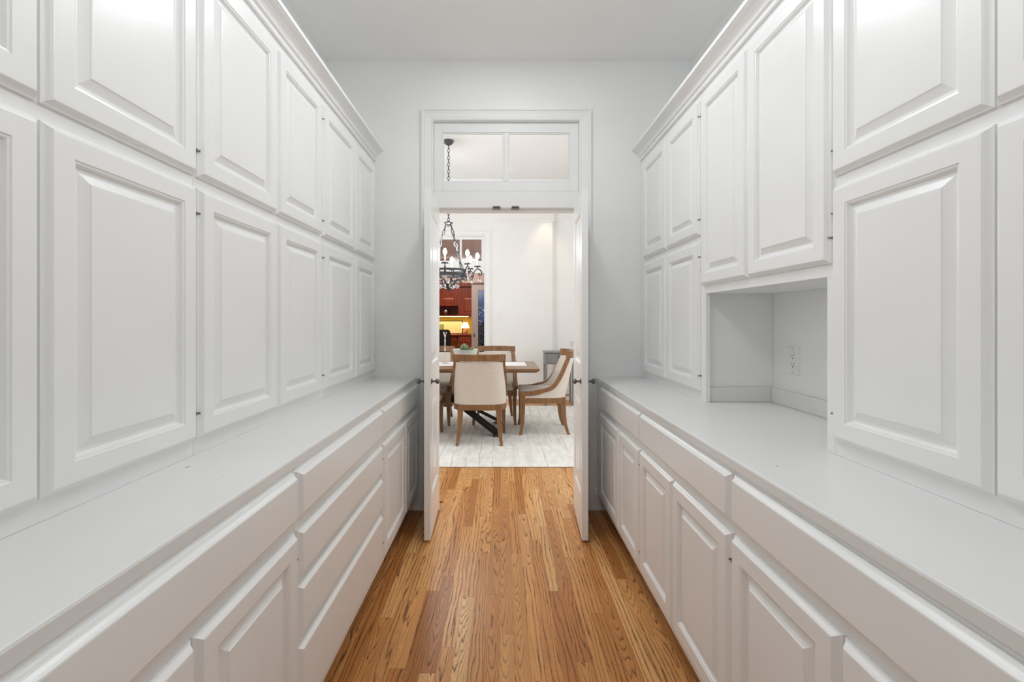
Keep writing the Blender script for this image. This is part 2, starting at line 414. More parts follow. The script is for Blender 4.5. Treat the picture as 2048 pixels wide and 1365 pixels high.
# baseboards of the end wall
def baseboard(name, pts, m, h=.145):
    prof = [(0, 0), (.022, 0), (.022, .012), (.016, .022), (.014, h - .030), (.012, h - .026), (.013, h - .018), (.010, h - .014), (.010, h - .006), (.006, h), (0, h)]
    bm = bmesh.new(); (xa, ya), (xb, yb) = pts
    d = Vector((xb - xa, yb - ya, 0)).normalized(); nrm = Vector((d.y, -d.x, 0)); R = []
    for x, y in pts: R.append([bm.verts.new(Vector((x, y, z)) + nrm * o) for o, z in prof])
    n = len(prof)
    for j in range(n): bm.faces.new((R[0][j], R[0][(j + 1) % n], R[1][(j + 1) % n], R[1][j]))
    bm.faces.new(R[0]); bm.faces.new(R[1][::-1]); return st(finish(name, bm, m))
baseboard('baseboard_left', ((-.66, WY), (JL - .08, WY)), M['trim'])
baseboard('baseboard_right', ((JR + .08, WY), (.745, WY)), M['trim'])
# ------------------------------------------------------------------ door leaves
def leaf(name, hx, hy, ang, side):
    """side=-1 left leaf: inner face at +local y ... leaf runs from hinge (u=0) to free edge (u=W)"""
    W, T, Zb, Zt = .484, .036, .012, 2.030
    st_w, top, lock0, lock1, bot = .082, 1.915, .83, 1.015, .245
    holes = [(bot, lock0), (lock1, top)]
    # local: x = u, y = thickness (0..T), z up
    bm = bmesh.new()
    addbox(bm, 0, st_w, 0, T, Zb, Zt, .0015); addbox(bm, W - st_w, W, 0, T, Zb, Zt, .0015)
    for a, b in ((Zb, bot), (lock0, lock1), (top, Zt)): addbox(bm, st_w, W - st_w, 0, T, a, b)
    lf = finish(name, bm, M['leaf'], None, (hx, hy, 0), (0, 0, ang)); st(lf)
    for a, b in holes:
        bm = bmesh.new()
        pr = [(0, .0), (0, .010), (.010, .004), (.014, .001), (.016, -.003), (.024, -.003), (.062, .007), (.064, .0075)]
        for s in (0, 1):
            prof = [(i, (T / 2 + (q + .0085) if s else T / 2 - (q + .0085))) for i, q in pr]
            addrings(bm, st_w, W - st_w, a, b, prof, lambda u, v, q: (u, q, v), True)
        finish('raised_panel', bm, M['leaf'], lf)
    for s in (-1, 1):
        y0 = 0 if s < 0 else T
        prof = [(.0001, 0), (.016, 0), (.017, .003), (.012, .006), (.006, .009), (.006, .022), (.010, .026), (.015, .031), (.016, .038), (.013, .044), (.006, .047), (.0001, .0475)]
        k = lathe('knob', [(r, s * z) for r, z in prof], M['pewter'], lf, 20, (W - .045, y0, .918), 'Y'); k['label'] = 'round dark pewter knob'
    for z in (.25, 1.05, 1.82):
        bm = bmesh.new(); addlathe(bm, [(.005, z - .04), (.005, z + .04)], 10, (-.006, T + .002 if side > 0 else -.002, 0))
        finish('hinge', bm, M['nickel'], lf, smooth=True)
    return lf
# both leaves hinged at the jambs and opened towards the camera
leaf('door_1', -.4245 - .036, 3.085, -PI / 2 + .031, -1)
leaf('door_2', .4855, 3.085, -PI / 2 - .059, 1)

# ------------------------------------------------------------------ cabinets
FRAME = [(0, 0), (0, .0065), (.003, .0080), (.0055, .0105), (.009, .0160), (.012, .0195), (.0145, .020), (.054, .020), (.056, .0175), (.060, .0165), (.063, .0095), (.066, .0070)]
PANEL = [(.0655, .003), (.0655, .0062), (.069, .0058), (.072, .0066), (.092, .0158), (.0935, .0178), (.096, .0182)]
SLAB = [(0, 0), (0, .0065), (.003, .0080), (.0055, .0100), (.009, .0155), (.012, .0192), (.0145, .020)]
def side_map(side, xf):
    # side -1: left run, faces +X ; +1: right run, faces -X
    return lambda u, v, q: (side * (xf - q), u, v)
def frame_ring(bm, y0, y1, z0, z1, P):
    addrings(bm, y0, y1, z0, z1, FRAME, P)
def cab_door(parent, side, xf, y0, y1, z0, z1, hinge, oy, tilt=0):
    P0 = side_map(side, xf); ym = (y0 + y1) / 2; zm = (z0 + z1) / 2; c = Vector(P0(ym, zm, 0))
    P = lambda u, v, q: tuple(Vector(P0(u, v, q)) - c)
    bm = bmesh.new(); frame_ring(bm, y0, y1, z0, z1, P)
    d = finish('door', bm, M['cab'], parent, tuple(c - Vector(parent.location)))
    bm = bmesh.new(); addrings(bm, y0, y1, z0, z1, PANEL, P)
    # lift the panel front just over the frame's recessed ground
    finish('raised_panel', bm, M['cab'], d)
    hy = y0 if hinge == 'near' else y1; sg = -1 if hinge == 'near' else 1
    for z in (z0 + .072, z1 - .072):
        bm = bmesh.new()
        for (ua, ub, wa, wb, hh) in ((-.0006, .0010, .002, .0165, .0026), (.0006, .0026, .0005, .0055, .0042)):
            b0 = P(hy + sg * ua, z - hh, wa); b1 = P(hy + sg * ub, z + hh, wb)
            addbox(bm, min(b0[0], b1[0]), max(b0[0], b1[0]), min(b0[1], b1[1]), max(b0[1], b1[1]), b0[2], b1[2])
        h = finish('hinge', bm, M['hinge'], d); h['label'] = 'small dark metal hinge'
    return d
def drawer(parent, side, xf, y0, y1, z0, z1):
    P0 = side_map(side, xf); c = Vector(P0((y0 + y1) / 2, (z0 + z1) / 2, 0))
    P = lambda u, v, q: tuple(Vector(P0(u, v, q)) - c)
    bm = bmesh.new(); addrings(bm, y0, y1, z0, z1, SLAB, P)
    return finish('drawer', bm, M['draw'], parent, tuple(c - Vector(parent.location)))
def bodybox(parent, name, side, xf, xw, y0, y1, z0, z1, m=None, bev=.001):
    L = parent.location
    bm = bmesh.new(); a, b = sorted((side * xf, side * xw)); addbox(bm, a - L.x, b - L.x, y0 - L.y, y1 - L.y, z0 - L.z, z1 - L.z, bev)
    return finish(name, bm, m or M['cab'], parent)
BZ1 = .8615
def base_unit(side, xf, y0, y1, label, doors, drawers, group=None):
    xw = abs(XL if side < 0 else XR) - .002
    e = empty('base_cabinet', (side * (xf + xw) / 2, (y0 + y1) / 2, 0)); tag(e, label, 'cabinet')
    bodybox(e, 'body', side, xf, xw, y0 + .0005, y1 - .0005, .105, BZ1)
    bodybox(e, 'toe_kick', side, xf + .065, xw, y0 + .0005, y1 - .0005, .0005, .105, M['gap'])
    for (a, b, za, zb) in drawers: drawer(e, side, xf, a, b, za, zb)
    for (a, b, za, zb, h) in doors: cab_door(e, side, xf, a, b, za, zb, h, 0)
    return e
FL, FR = .576, .640
D1 = (.717, .850); DZ = (.145, .686)
def stdbase(side, xf, y0, a0, a1, b0, b1, y1, label):
    return base_unit(side, xf, y0, y1, label, [(a0, a1, *DZ, 'near'), (b0, b1, *DZ, 'far')], [(a0, b1, *D1)])
stdbase(-1, FL, .39, .405, .832, .838, 1.250, 1.2573, 'white base cabinet on the left, nearest the camera, below the worn counter')
base_unit(-1, FL, 1.2577, 2.1468, 'white bank of four wide drawers midway along the left wall', [],
          [(1.265, 2.138, .717, .850), (1.265, 2.138, .552, .685), (1.265, 2.138, .386, .530), (1.265, 2.138, .145, .359)])
stdbase(-1, FL, 2.1472, 2.156, 2.630, 2.636, 3.03, WY - .001, 'white base cabinet on the left tucked behind the open left door leaf')
stdbase(1, FR, .42, .43, .840, .846, 1.240, 1.2453, 'white base cabinet on the right, nearest the camera, under the paired tall doors')
stdbase(1, FR, 1.2457, 1.252, 1.666, 1.672, 2.060, 2.0663, 'white base cabinet on the right, middle of three, below the open niche')
stdbase(1, FR, 2.0667, 2.073, 2.430, 2.436, 2.900, WY - .001, 'white base cabinet on the right beside the end wall baseboard')
# run continues behind the camera
stdbase(-1, FL, -.47, -.46, -.035, -.029, .384, .3895, 'white base cabinet on the left, behind the camera position')
stdbase(1, FR, -.43, -.42, .0, .006, .412, .4195, 'white base cabinet on the right, behind the camera position')
# counters
def counter(side, xe, label):
    xw = abs(XL if side < 0 else XR) - .001
    e = empty('countertop', (side * (xe + xw) / 2, 1.3, .854)); tag(e, label, 'countertop')
    prof = [(xw, .862), (xe + .002, .862), (xe, .864), (xe, .8870), (xe + .0018, .8912), (xe + .006, ZT), (xw, ZT)]
    bm = bmesh.new(); y0, y1 = -.47, WY - .001; R = []
    for y in (y0, y1): R.append([bm.verts.new((side * x - e.location.x, y - 1.3, z - .854)) for x, z in prof])
    n = len(prof)
    for j in range(n): bm.faces.new((R[0][j], R[0][(j + 1) % n], R[1][(j + 1) % n], R[1][j]))
    bm.faces.new(R[0]); bm.faces.new(R[1][::-1])
    finish('slab', bm, M['counter'], e); return e
ctl = counter(-1, .573, 'long white painted countertop with chipped edge along the left cabinets')
ctr = counter(1, .631, 'long white painted countertop with chipped edge running into the niche on the right')
# hutches
HL, HR = .863, .940
UZ = (1.675, 2.305); LZ = (.938, 1.643)
def hutch(side, xf, y0, y1, label, doors, z0=ZT):
    xw = abs(XL if side < 0 else XR) - .002
    e = empty('wall_cabinet', (side * (xf + xw) / 2, (y0 + y1) / 2, z0)); tag(e, label, 'cabinet')
    bodybox(e, 'body', side, xf, xw, y0 + .0005, y1 - .0005, z0 + .0001, 2.430)
    for (a, b, za, zb, h) in doors: cab_door(e, side, xf, a, b, za, zb, h, 0)
    return e
def hutch4(side, xf, y0, a0, a1, b0, b1, y1, label):
    ds = []
    for z in (UZ, LZ): ds += [(a0, a1, *z, 'near'), (b0, b1, *z, 'far')]
    return hutch(side, xf, y0, y1, label, ds)
hutch4(-1, HL, .395, .405, .8375, .844, 1.266, 1.2715, 'white four-door upper cabinet on the left, nearest the camera')
hutch4(-1, HL, 1.272, 1.278, 1.716, 1.726, 2.143, 2.1555, 'white four-door upper cabinet on the left, middle of the three')
hutch4(-1, HL, 2.156, 2.170, 2.625, 2.635, 3.035, WY - .001, 'white four-door upper cabinet on the left against the end wall')
hutch4(1, HR, .42, .43, .8575, .8625, 1.278, 1.2835, 'white four-door upper cabinet on the right, near side of the niche')
hutch4(1, HR, 2.134, 2.147, 2.560, 2.572, 2.985, WY - .001, 'white four-door upper cabinet on the right, between niche and end wall')
hutch4(-1, HL, -.47, -.46, -.035, -.029, .388, .3945, 'white four-door upper cabinet on the left, behind the camera position')
hutch4(1, HR, -.43, -.42, -.005, .001, .412, .4195, 'white four-door upper cabinet on the right, behind the camera position')
# niche unit: two tall doors above an open niche
xw = XR - .002
e = empty('wall_cabinet', ((HR + xw) / 2, 1.709, 1.396)); tag(e, 'white two-door upper cabinet above the open niche with the outlet', 'cabinet')
L = e.location
bodybox(e, 'body', 1, HR, xw, 1.284, 2.1335, 1.396, 2.430)
bodybox(e, 'stile', 1, HR, HR + .02, 2.098, 2.1335, ZT + .0001, 1.396)
bodybox(e, 'stile', 1, HR, HR + .02, 1.284, 1.316, ZT + .0001, 1.396)
bodybox(e, 'back_panel', 1, xw - .006, xw, 1.284, 2.1335, ZT + .0001, 1.396)
cab_door(e, 1, HR, 1.290, 1.715, 1.433, 2.305, 'near', 0); cab_door(e, 1, HR, 1.722, 2.1195, 1.433, 2.305, 'far', 0)
# backsplash of the niche
lo = ctr.location
boxes('backsplash', [(xw - .026 - lo.x, xw - .007 - lo.x, 1.285 - 1.3, 2.132 - 1.3, ZT - .854 + .0004, ZT - .854 + .066), (HR + .021 - lo.x, xw - .027 - lo.x, 2.115 - 1.3, 2.132 - 1.3, ZT - .854 + .0004, ZT - .854 + .066)], M['counter'], ctr, bev=.0015)
# crown mouldings
CROWN = [(0, 2.345), (.010, 2.345), (.013, 2.350), (.013, 2.358), (.008, 2.362), (.008, 2.370), (.018, 2.374), (.020, 2.381), (.026, 2.390), (.037, 2.400), (.050, 2.406), (.055, 2.408), (.056, 2.412), (.062, 2.413), (.062, 2.431), (0, 2.431)]
for nm, side, xf in (('trim_3', -1, HL), ('trim_4', 1, HR)):
    bm = bmesh.new(); R = []
    for y in (-.46, WY - .001): R.append([bm.verts.new((side * (xf - .0005 - o), y, z)) for o, z in CROWN])
    n = len(CROWN)
    for j in range(n): bm.faces.new((R[0][j], R[0][(j + 1) % n], R[1][(j + 1) % n], R[1][j]))
    bm.faces.new(R[0]); bm.faces.new(R[1][::-1]); st(finish(nm, bm, M['trim']))
# outlet in the niche
oy, oz = 1.975, 1.097; ox = xw - .006
e = empty('outlet', (ox, oy, oz)); tag(e, 'white two-socket power outlet on the back of the niche', 'outlet')
bm = bmesh.new(); addrings(bm, -.036, .036, -.061, .061, [(0, 0), (0, .002), (.003, .006), (.004, .0065)], lambda u, v, q: (-q, u, v)); finish('cover_plate', bm, M['plastic'], e)
box('receptacle', -.0085, -.0062, -.0165, .0165, -.034, .034, M['plastic'], e, bev=.001)
for zc in (-.018, .018):
    s = boxes('socket_slots', [(-.0090, -.0084, -.0075, -.0055, zc - .001, zc + .009), (-.0090, -.0084, .0050, .0070, zc - .001, zc + .008), (-.0090, -.0084, -.0025, .0025, zc - .011, zc - .006)], M['slot'], e); s['label'] = 'dark socket slots'
for zc in (-.05, .05): lathe('screw', [(.0001, -.0062), (.003, -.0064), (.003, -.0072), (.0001, -.0076)], M['nickel'], e, 10, (0, 0, zc), 'X')

# ------------------------------------------------------------------ dining room shell
DZC = 3.36
def wallseg(name, p, q, z0, z1, m, th=.12):
    (xa, ya), (xb, yb) = p, q; d = Vector((xb - xa, yb - ya, 0)); n = Vector((-d.y, d.x, 0)).normalized() * th
    bm = bmesh.new(); vs = []
    for z in (z0, z1):
        vs.append([bm.verts.new((v.x, v.y, z)) for v in (Vector((xa, ya)), Vector((xb, yb)), Vector((xb, yb)) + n.to_2d(), Vector((xa, ya)) + n.to_2d())])
    a, b = vs
    for k in range(4): bm.faces.new((a[k], a[(k + 1) % 4], b[(k + 1) % 4], b[k]))
    bm.faces.new(a[::-1]); bm.faces.new(b); return st(finish(name, bm, m))
OL, OR = -1.07, -.267
P0, P1, P2 = (.817, DY1), (.89, 7.45), (DX1, 7.45 - (DX1 - .89))
st(boxes('wall_dining_far', [(DX0, OL, DY1, DY1 + .12, 0, DZC), (OR, .817, DY1, DY1 + .12, 0, DZC), (OL, OR, DY1, DY1 + .12, 2.66, DZC)], M['dwall']))
wallseg('wall_dining_return', P0, P1, 0, DZC, M['dwall']); wallseg('wall_dining_angled', P1, P2, 0, DZC, M['dwall'])
st(box('wall_dining_right', DX1, DX1 + .1, WB, P2[1], 0, DZC, M['dwall']))
st(box('wall_dining_left', DX0 - .1, DX0, WB, DY1, 0, DZC, M['dwall']))
st(boxes('wall_dining_near', [(DX0, XL - .101, WB - .1, WB, 0, DZC), (XR + .101, DX1, WB - .1, WB, 0, DZC), (XL - .101, XR + .101, WB - .06, WB, ZC + .1, DZC)], M['dwall']))
TY, TX0, TX1 = 6.66, -2.5, 1.02
st(box('ceiling_dining', DX0, DX1 + .1, WB - .1, 7.7, DZC, DZC + .1, M['ceil']))
st(boxes('ceiling_tray_border', [(DX0, DX1, TY, 7.6, DZC - .085, DZC - .0005), (TX1, DX1, WB, TY, DZC - .085, DZC - .0005), (DX0, TX0, WB, TY, DZC - .085, DZC - .0005)], M['ceil'], bev=.01))
# band moulding / crown on the far walls
def crown2(name, pts, z, m):
    prof = [(0, z), (.012, z), (.016, z + .012), (.016, z + .03), (.03, z + .05), (.05, z + .1), (.09, z + .15), (.1, z + .17), (.1, z + .19), (0, z + .19)]
    bm = bmesh.new(); R = []
    for i, (x, y) in enumerate(pts):
        p = Vector((x, y)); a = (p - Vector(pts[i - 1])).normalized() if i else None; b = (Vector(pts[i + 1]) - p).normalized() if i < len(pts) - 1 else None
        na = Vector((a.y, -a.x)) if a else None; nb_ = Vector((b.y, -b.x)) if b else None
        if na is None: nn, s = nb_, 1
        elif nb_ is None: nn, s = na, 1
        else: nn = (na + nb_).normalized(); s = 1 / nn.dot(na)
        R.append([bm.verts.new((x + nn.x * o * s, y + nn.y * o * s, zz)) for o, zz in prof])
    n = len(prof)
    for a, b in zip(R, R[1:]):
        for j in range(n): bm.faces.new((a[j], a[(j + 1) % n], b[(j + 1) % n], b[j]))
    bm.faces.new(R[0]); bm.faces.new(R[-1][::-1]); return st(finish(name, bm, m))
crown2('trim_5', [(DX0, DY1), P0, P1, P2], 2.88, M['dwall'])
baseboard('baseboard_dining_far', ((OR + .08, DY1), (.817, DY1)), M['trim'], .17)
# angled wall baseboard carries a slotted register
d = Vector((P2[0] - P1[0], P2[1] - P1[1], 0)).normalized()
baseboard('baseboard_dining_angled', (P1, P2), M['trim'], .20)
e = empty('floor_register', (P1[0] + d.x * .33 - .022 * .707, P1[1] + d.y * .33 - .022 * .707, .02), -PI / 4)
tag(e, 'white slotted vent low on the angled dining room wall', 'vent')
box('vent_face', 0, .62, -.014, 0, 0, .15, M['trim'], e, bev=.002)
for z in (.052, .105): box('vent_slot', .02, .60, -.018, -.0135, z, z + .022, M['greywood'], e)
# opening in the far wall with its transom
jb = st(boxes('trim_far_frame', [(OL - .0, OL + .02, DY1 - .002, DY1 + .122, 0, 2.66), (OR - .02, OR, DY1 - .002, DY1 + .122, 0, 2.66), (OL + .02, OR - .02, DY1 - .002, DY1 + .122, 2.64, 2.66), (OL + .02, OR - .02, DY1 + .02, DY1 + .12, 2.045, 2.19)], M['trim']))
casing('trim_6', OL + .003, OR - .003, 2.657, 0, DY1, -1, M['trim'], .083)
wn = st(boxes('window_2', [(OL + .02, OL + .065, DY1 + .03, DY1 + .06, 2.19, 2.64), (OR - .065, OR - .02, DY1 + .03, DY1 + .06, 2.19, 2.64), (OL + .065, OR - .065, DY1 + .03, DY1 + .06, 2.19, 2.245), (OL + .065, OR - .065, DY1 + .03, DY1 + .06, 2.59, 2.64)], M['trim'], bev=.002))
mm = (OL + OR) / 2
box('muntin', mm - .016, mm + .016, DY1 + .032, DY1 + .058, 2.245, 2.59, M['trim'], wn)
for a, b in ((OL + .065, mm - .016), (mm + .016, OR - .065)): box('pane', a, b, DY1 + .043, DY1 + .047, 2.245, 2.59, M['thin'], wn)
# light switch
e = empty('light_switch', (-.056, DY1, 1.335)); tag(e, 'white double rocker light switch on the far dining room wall', 'switch')
bm = bmesh.new(); addrings(bm, -.057, .057, -.06, .06, [(0, 0), (0, .003), (.003, .006)], lambda u, v, q: (u, -q, v)); finish('cover_plate', bm, M['plastic'], e)
for x in (-.023, .023):
    bm = bmesh.new(); addrings(bm, x - .0165, x + .0165, -.033, .033, [(0, .006), (.0005, .0085), (.003, .011)], lambda u, v, q: (u, -q, v)); finish('rocker', bm, M['plastic'], e)
# small smoke alarm on the dining ceiling
e = empty('smoke_alarm', (.12, 6.28, DZC)); tag(e, 'small white round alarm on the dining room ceiling', 'alarm')
lathe('alarm_body', [(.0001, 0), (.052, 0), (.052, -.012), (.044, -.026), (.0001, -.028)], M['plastic'], e)
lathe('alarm_vent', [(.03, -.0265), (.03, -.030), (.02, -.0305), (.02, -.0285)], M['plastic'], e)

# ------------------------------------------------------------------ rug
rug = box('area_rug', -2.5, 1.6, 3.93, 6.74, .0005, .012, M['rug'], bev=.004)
tag(rug, 'large cream rug with faint broken grey lines under the dining table', 'rug')
ZR = .0125
# ------------------------------------------------------------------ dining table
TBX, TBY = -.62, 5.28
e = empty('dining_table', (TBX, TBY, ZR)); tag(e, 'long brown wooden dining table on crossed black steel legs', 'table')
bm = bmesh.new(); zt = .76 - ZR
R = []
for i, z in ((.035, zt - .045), (.0, zt - .022), (.0, zt - .002), (.002, zt)):
    R.append([bm.verts.new((sx * (1.02 - i), sy * (.455 - i), z)) for sx, sy in ((-1, -1), (1, -1), (1, 1), (-1, 1))])
for a, b in zip(R, R[1:]):
    for k in range(4): bm.faces.new((a[k], a[(k + 1) % 4], b[(k + 1) % 4], b[k]))
bm.faces.new(R[0][::-1]); bm.faces.new(R[-1]); finish('tabletop', bm, M['tablewood'], e)
for sx in (-1, 1):
    for sy in (-1, 1):
        bm = bmesh.new(); sec = [(-.014, -.035), (.014, -.035), (.014, .035), (-.014, .035)]
        sec = [(-.045, -.018), (.045, -.018), (.045, .018), (-.045, .018)]
        addsweep(bm, [(sx * .05, sy * .03, .36), (sx * .57, sy * .32, .032)], sec)
        addbox(bm, sx * .57 - .05, sx * .57 + .05, sy * .32 - .035, sy * .32 + .035, .0, .010)
        finish('leg', bm, M['black'], e)
        bm = bmesh.new(); addsweep(bm, [(sx * .05, sy * .03, .36), (sx * .57, sy * .32, zt - .05)], sec); finish('brace', bm, M['black'], e)
hb = box('hub_block', -.05, .05, -.075, .075, .27, .43, M['tablewood'], e, bev=.004); hb['label'] = 'wooden block where the steel legs cross'
# runner with scalloped ends
bm = bmesh.new(); n = 60; top = []
for k in range(n + 1):
    x = -1.42 + 1.70 * (k / n) - TBX * 0
    sc = .006 * abs(math.sin(k * PI / 3))
    top.append(((x, 5.13 - sc), (x, 5.60 + sc)))
vs = [[bm.verts.new((x, y, z)) for (x, y), z in ((a, .7605), (b, .7605), (b, .7630 + .0006 * math.sin(i)), (a, .7630 + .0006 * math.sin(i)))] for i, (a, b) in enumerate(top)]
for a, b in zip(vs, vs[1:]):
    for k in range(4): bm.faces.new((a[k], a[(k + 1) % 4], b[(k + 1) % 4], b[k]))
bm.faces.new(vs[0][::-1]); bm.faces.new(vs[-1]); rn = finish('table_runner', bm, M['cloth'])
tag(rn, 'white scallop-edged table runner along the dining table', 'runner')
# bowl
e = empty('fruit_bowl', (-.425, 5.30, .7637)); tag(e, 'pale green-grey footed bowl of artichokes on the dining table', 'bowl')
lathe('bowl', [(.0001, 0), (.075, 0), (.075, .012), (.05, .02), (.045, .035), (.08, .06), (.125, .11), (.148, .172), (.152, .176), (.146, .176), (.12, .115), (.07, .07), (.0001, .06)], M['ceramic'], e, 32)
def artichoke(r, loc, label, tilt=0):
    bm = bmesh.new()
    bmesh.ops.create_icosphere(bm, subdivisions=2, radius=r * .8)
    rows = 6
    for i in range(rows):
        th = -1.0 + 2.1 * i / (rows - 1); rr = r * math.cos(th) * .95; z = r * math.sin(th); n = max(4, int(9 * math.cos(th)) + 2)
        for k in range(n):
            a = 2 * PI * (k + .5 * (i % 2)) / n
            o = Vector((math.cos(a), math.sin(a), 0)); s = Vector((-o.y, o.x, 0)); up = Vector((-o.x * math.sin(th) * .8, -o.y * math.sin(th) * .8, max(.25, math.cos(th)))).normalized()
            c = o * rr + Vector((0, 0, z - r * .15)); w_ = r * .34
            v = [bm.verts.new(c - s * w_), bm.verts.new(c + s * w_), bm.verts.new(c + s * w_ * .7 + up * r * .32 + o * r * .06), bm.verts.new(c + up * r * .52 + o * r * .03), bm.verts.new(c - s * w_ * .7 + up * r * .32 + o * r * .06)]
            vb = bm.verts.new(c * .8); bm.faces.new(v)
            for q in range(5): bm.faces.new((v[(q + 1) % 5], v[q], vb))
    o = finish('artichoke', bm, M['artichoke'], None, loc, (tilt, tilt * .6, tilt * 2)); tag(o, label, 'artichoke', 'artichokes in the footed bowl'); return o
artichoke(.050, (-.435, 5.27, .957), 'largest green artichoke on top of the pale bowl')
artichoke(.027, (-.355, 5.27, .936), 'small brownish artichoke at the right rim of the bowl', .8)
# candlestick
e = empty('candlestick', (-.676, 5.40, .7637)); tag(e, 'tall slim glass candlestick at the left of the dining table', 'candlestick')
lathe('stem', [(.0001, 0), (.048, 0), (.048, .004), (.02, .010), (.006, .02), (.005, .09), (.008, .11), (.005, .13), (.009, .16), (.013, .19), (.009, .22), (.006, .25), (.010, .27), (.006, .29), (.006, .31), (.009, .318)], M['glass'], e, 20)
lathe('cup', [(.009, .318), (.012, .33), (.024, .368), (.025, .372), (.021, .372), (.010, .335), (.0001, .333)], M['glass'], e, 20)

# ------------------------------------------------------------------ dining chairs (local: faces +Y)
def interp(tab, x):
    for (a, va), (b, vb) in zip(tab, tab[1:]):
        if x <= b: return va + (vb - va) * max(0, (x - a)) / (b - a)
    return tab[-1][1]
ZTOPTAB = [(0, .462), (.10, .466), (.143, .470), (.27, .503), (.33, .53), (.37, .567), (.40, .61), (.425, .67), (.445, .75), (.457, .81), (.464, .848)]
def plan(a, off=0):
    """a in [-1,1] along the U; returns x,y and outward normal (seat level)"""
    A, B, F = .272 - off, .257 - off, .257
    Ls = .34; 
    if abs(a) > .5:
        t_ = (abs(a) - .5) / .5; sg = 1 if a > 0 else -1
        return sg * A, -.06 + t_ * (F + .06)
    th = a / .5 * PI / 2; s, c_ = math.sin(th), math.cos(th)
    n = 4.2
    x = A * (1 if s >= 0 else -1) * abs(s) ** (2 / n); y = -.06 - (B - .125) * abs(c_) ** (2 / n) - .065 * c_ * c_; return x, y
def ztop(a):
    t_ = min(1, abs(a) / .5); c_ = math.cos(t_ * PI / 2)
    y = -.06 - .197 * c_ ** (2 / 4.2) if abs(a) <= .5 else plan(a)[1]
    return interp(ZTOPTAB, .257 - y)
def lean(x, y, z):
    k = max(0, (z - .41) / .49); return x * (1 - .035 * k), y - .112 * k * (1 if y < 0 else max(0, 1 - y * 4)), z
def make_chair(label):
    e = empty('dining_chair'); tag(e, label, 'chair')
    N = 56; avals = [-1 + 2 * i / N for i in range(N + 1)]
    # fabric shell
    bm = bmesh.new(); K = 7; O, I = [], []
    for a in avals:
        x, y = plan(a); xi, yi = plan(a, .042); zt_ = ztop(a) - .004
        co_, ci_ = [], []
        for k in range(K + 1):
            z = .405 + (zt_ - .405) * k / K
            co_.append(bm.verts.new(lean(x, y, z))); q = lean(xi, yi, z); ci_.append(bm.verts.new((q[0], q[1] + .0, q[2])))
        O.append(co_); I.append(ci_)
    for i in range(N):
        for k in range(K):
            bm.faces.new((O[i][k], O[i + 1][k], O[i + 1][k + 1], O[i][k + 1])); bm.faces.new((I[i + 1][k], I[i][k], I[i][k + 1], I[i + 1][k + 1]))
        bm.faces.new((O[i][K], O[i + 1][K], I[i + 1][K], I[i][K])); bm.faces.new((O[i + 1][0], O[i][0], I[i][0], I[i + 1][0]))
    for j in (0, N):
        for k in range(K): bm.faces.new((O[j][k], O[j][k + 1], I[j][k + 1], I[j][k]))
    finish('backrest', bm, M['linen'], e, smooth=True)
    # sweeping wooden arms
    for sg in (-1, 1):
        path, wd = [], []
        for i in range(41):
            a = sg * (1 - .70 * i / 40); x, y = plan(a, .012); z = ztop(a)
            path.append(lean(x, y, z))
        path = [p for p in path]
        bm = bmesh.new(); R = []
        pts = [Vector(p) for p in path]
        for i, p in enumerate(pts):
            tg = (pts[min(i + 1, len(pts) - 1)] - pts[max(i - 1, 0)]).normalized()
            sd = Vector((1, 0, 0)); up = tg.cross(sd)
            if up.z < 0 and i < 5: up = -up
            up = (up - sd * up.dot(sd)).normalized()
            if sg: up = up if up.z > -.3 else -up
            f = i / (len(pts) - 1); hu = .026 - .008 * min(1, f * 2); hd = .030 if f < .5 else .024
            R.append([bm.verts.new(p + sd * a_ + up * b_) for a_, b_ in ((-.027, -hd), (.027, -hd), (.027, .016), (-.027, .016))])
        for a_, b_ in zip(R, R[1:]):
            for j in range(4): bm.faces.new((a_[j], a_[(j + 1) % 4], b_[(j + 1) % 4], b_[j]))
        bm.faces.new(R[0]); bm.faces.new(R[-1][::-1])
        finish('arm_rail', bm, M['chairwood'], e)
    # crest rail
    bm = bmesh.new(); R = []
    for i in range(25):
        x = -.266 + .532 * i / 24; y = -.245 + .085 * (x / .266) ** 2
        p = Vector((x, y - .108, .888))
        R.append([bm.verts.new(p + Vector(q)) for q in ((0, -.026, -.034), (0, .026, -.034), (0, .022, .034), (0, -.030, .034))])
    for a_, b_ in zip(R, R[1:]):
        for j in range(4): bm.faces.new((a_[j], a_[(j + 1) % 4], b_[(j + 1) % 4], b_[j]))
    bm.faces.new(R[0]); bm.faces.new(R[-1][::-1]); finish('crest_rail', bm, M['chairwood'], e, smooth=True)
    # seat frame, follows the U
    bm = bmesh.new(); R = []
    loop = [plan(a) for a in avals] ; inn = [plan(a, .05) for a in avals]
    for (x, y), (xi, yi) in zip(loop, inn): R.append([bm.verts.new(v) for v in ((x * 1.008, y - (.004 if y < 0 else 0), .350), (x * 1.008, y - (.004 if y < 0 else 0), .408), (xi, yi, .408), (xi, yi, .350))])
    for a_, b_ in zip(R, R[1:]):
        for j in range(4): bm.faces.new((a_[j], a_[(j + 1) % 4], b_[(j + 1) % 4], b_[j]))
    bm.faces.new(R[0]); bm.faces.new(R[-1][::-1])
    addbox(bm, -.218, .218, .207, .256, .350, .415); finish('seat_frame', bm, M['chairwood'], e)
    # front blocks joining arm and leg
    bm = bmesh.new()
    for sg in (-1, 1): addbox(bm, sg * .247 - .026, sg * .247 + .026, .205, .262, .352, .47, .003)
    finish('arm_block', bm, M['chairwood'], e)
    # cushion
    bm = bmesh.new(); R = []
    for s_, z in ((.94, .41), (1, .43), (1, .455), (.95, .475), (.80, .486), (.4, .492)):
        ring = [plan(-1 + 2 * i / 28, .047) for i in range(29)]
        R.append([bm.verts.new((x * s_, (y - .02) * s_ + .02 + (.006 if y > .2 else 0), z)) for x, y in ring])
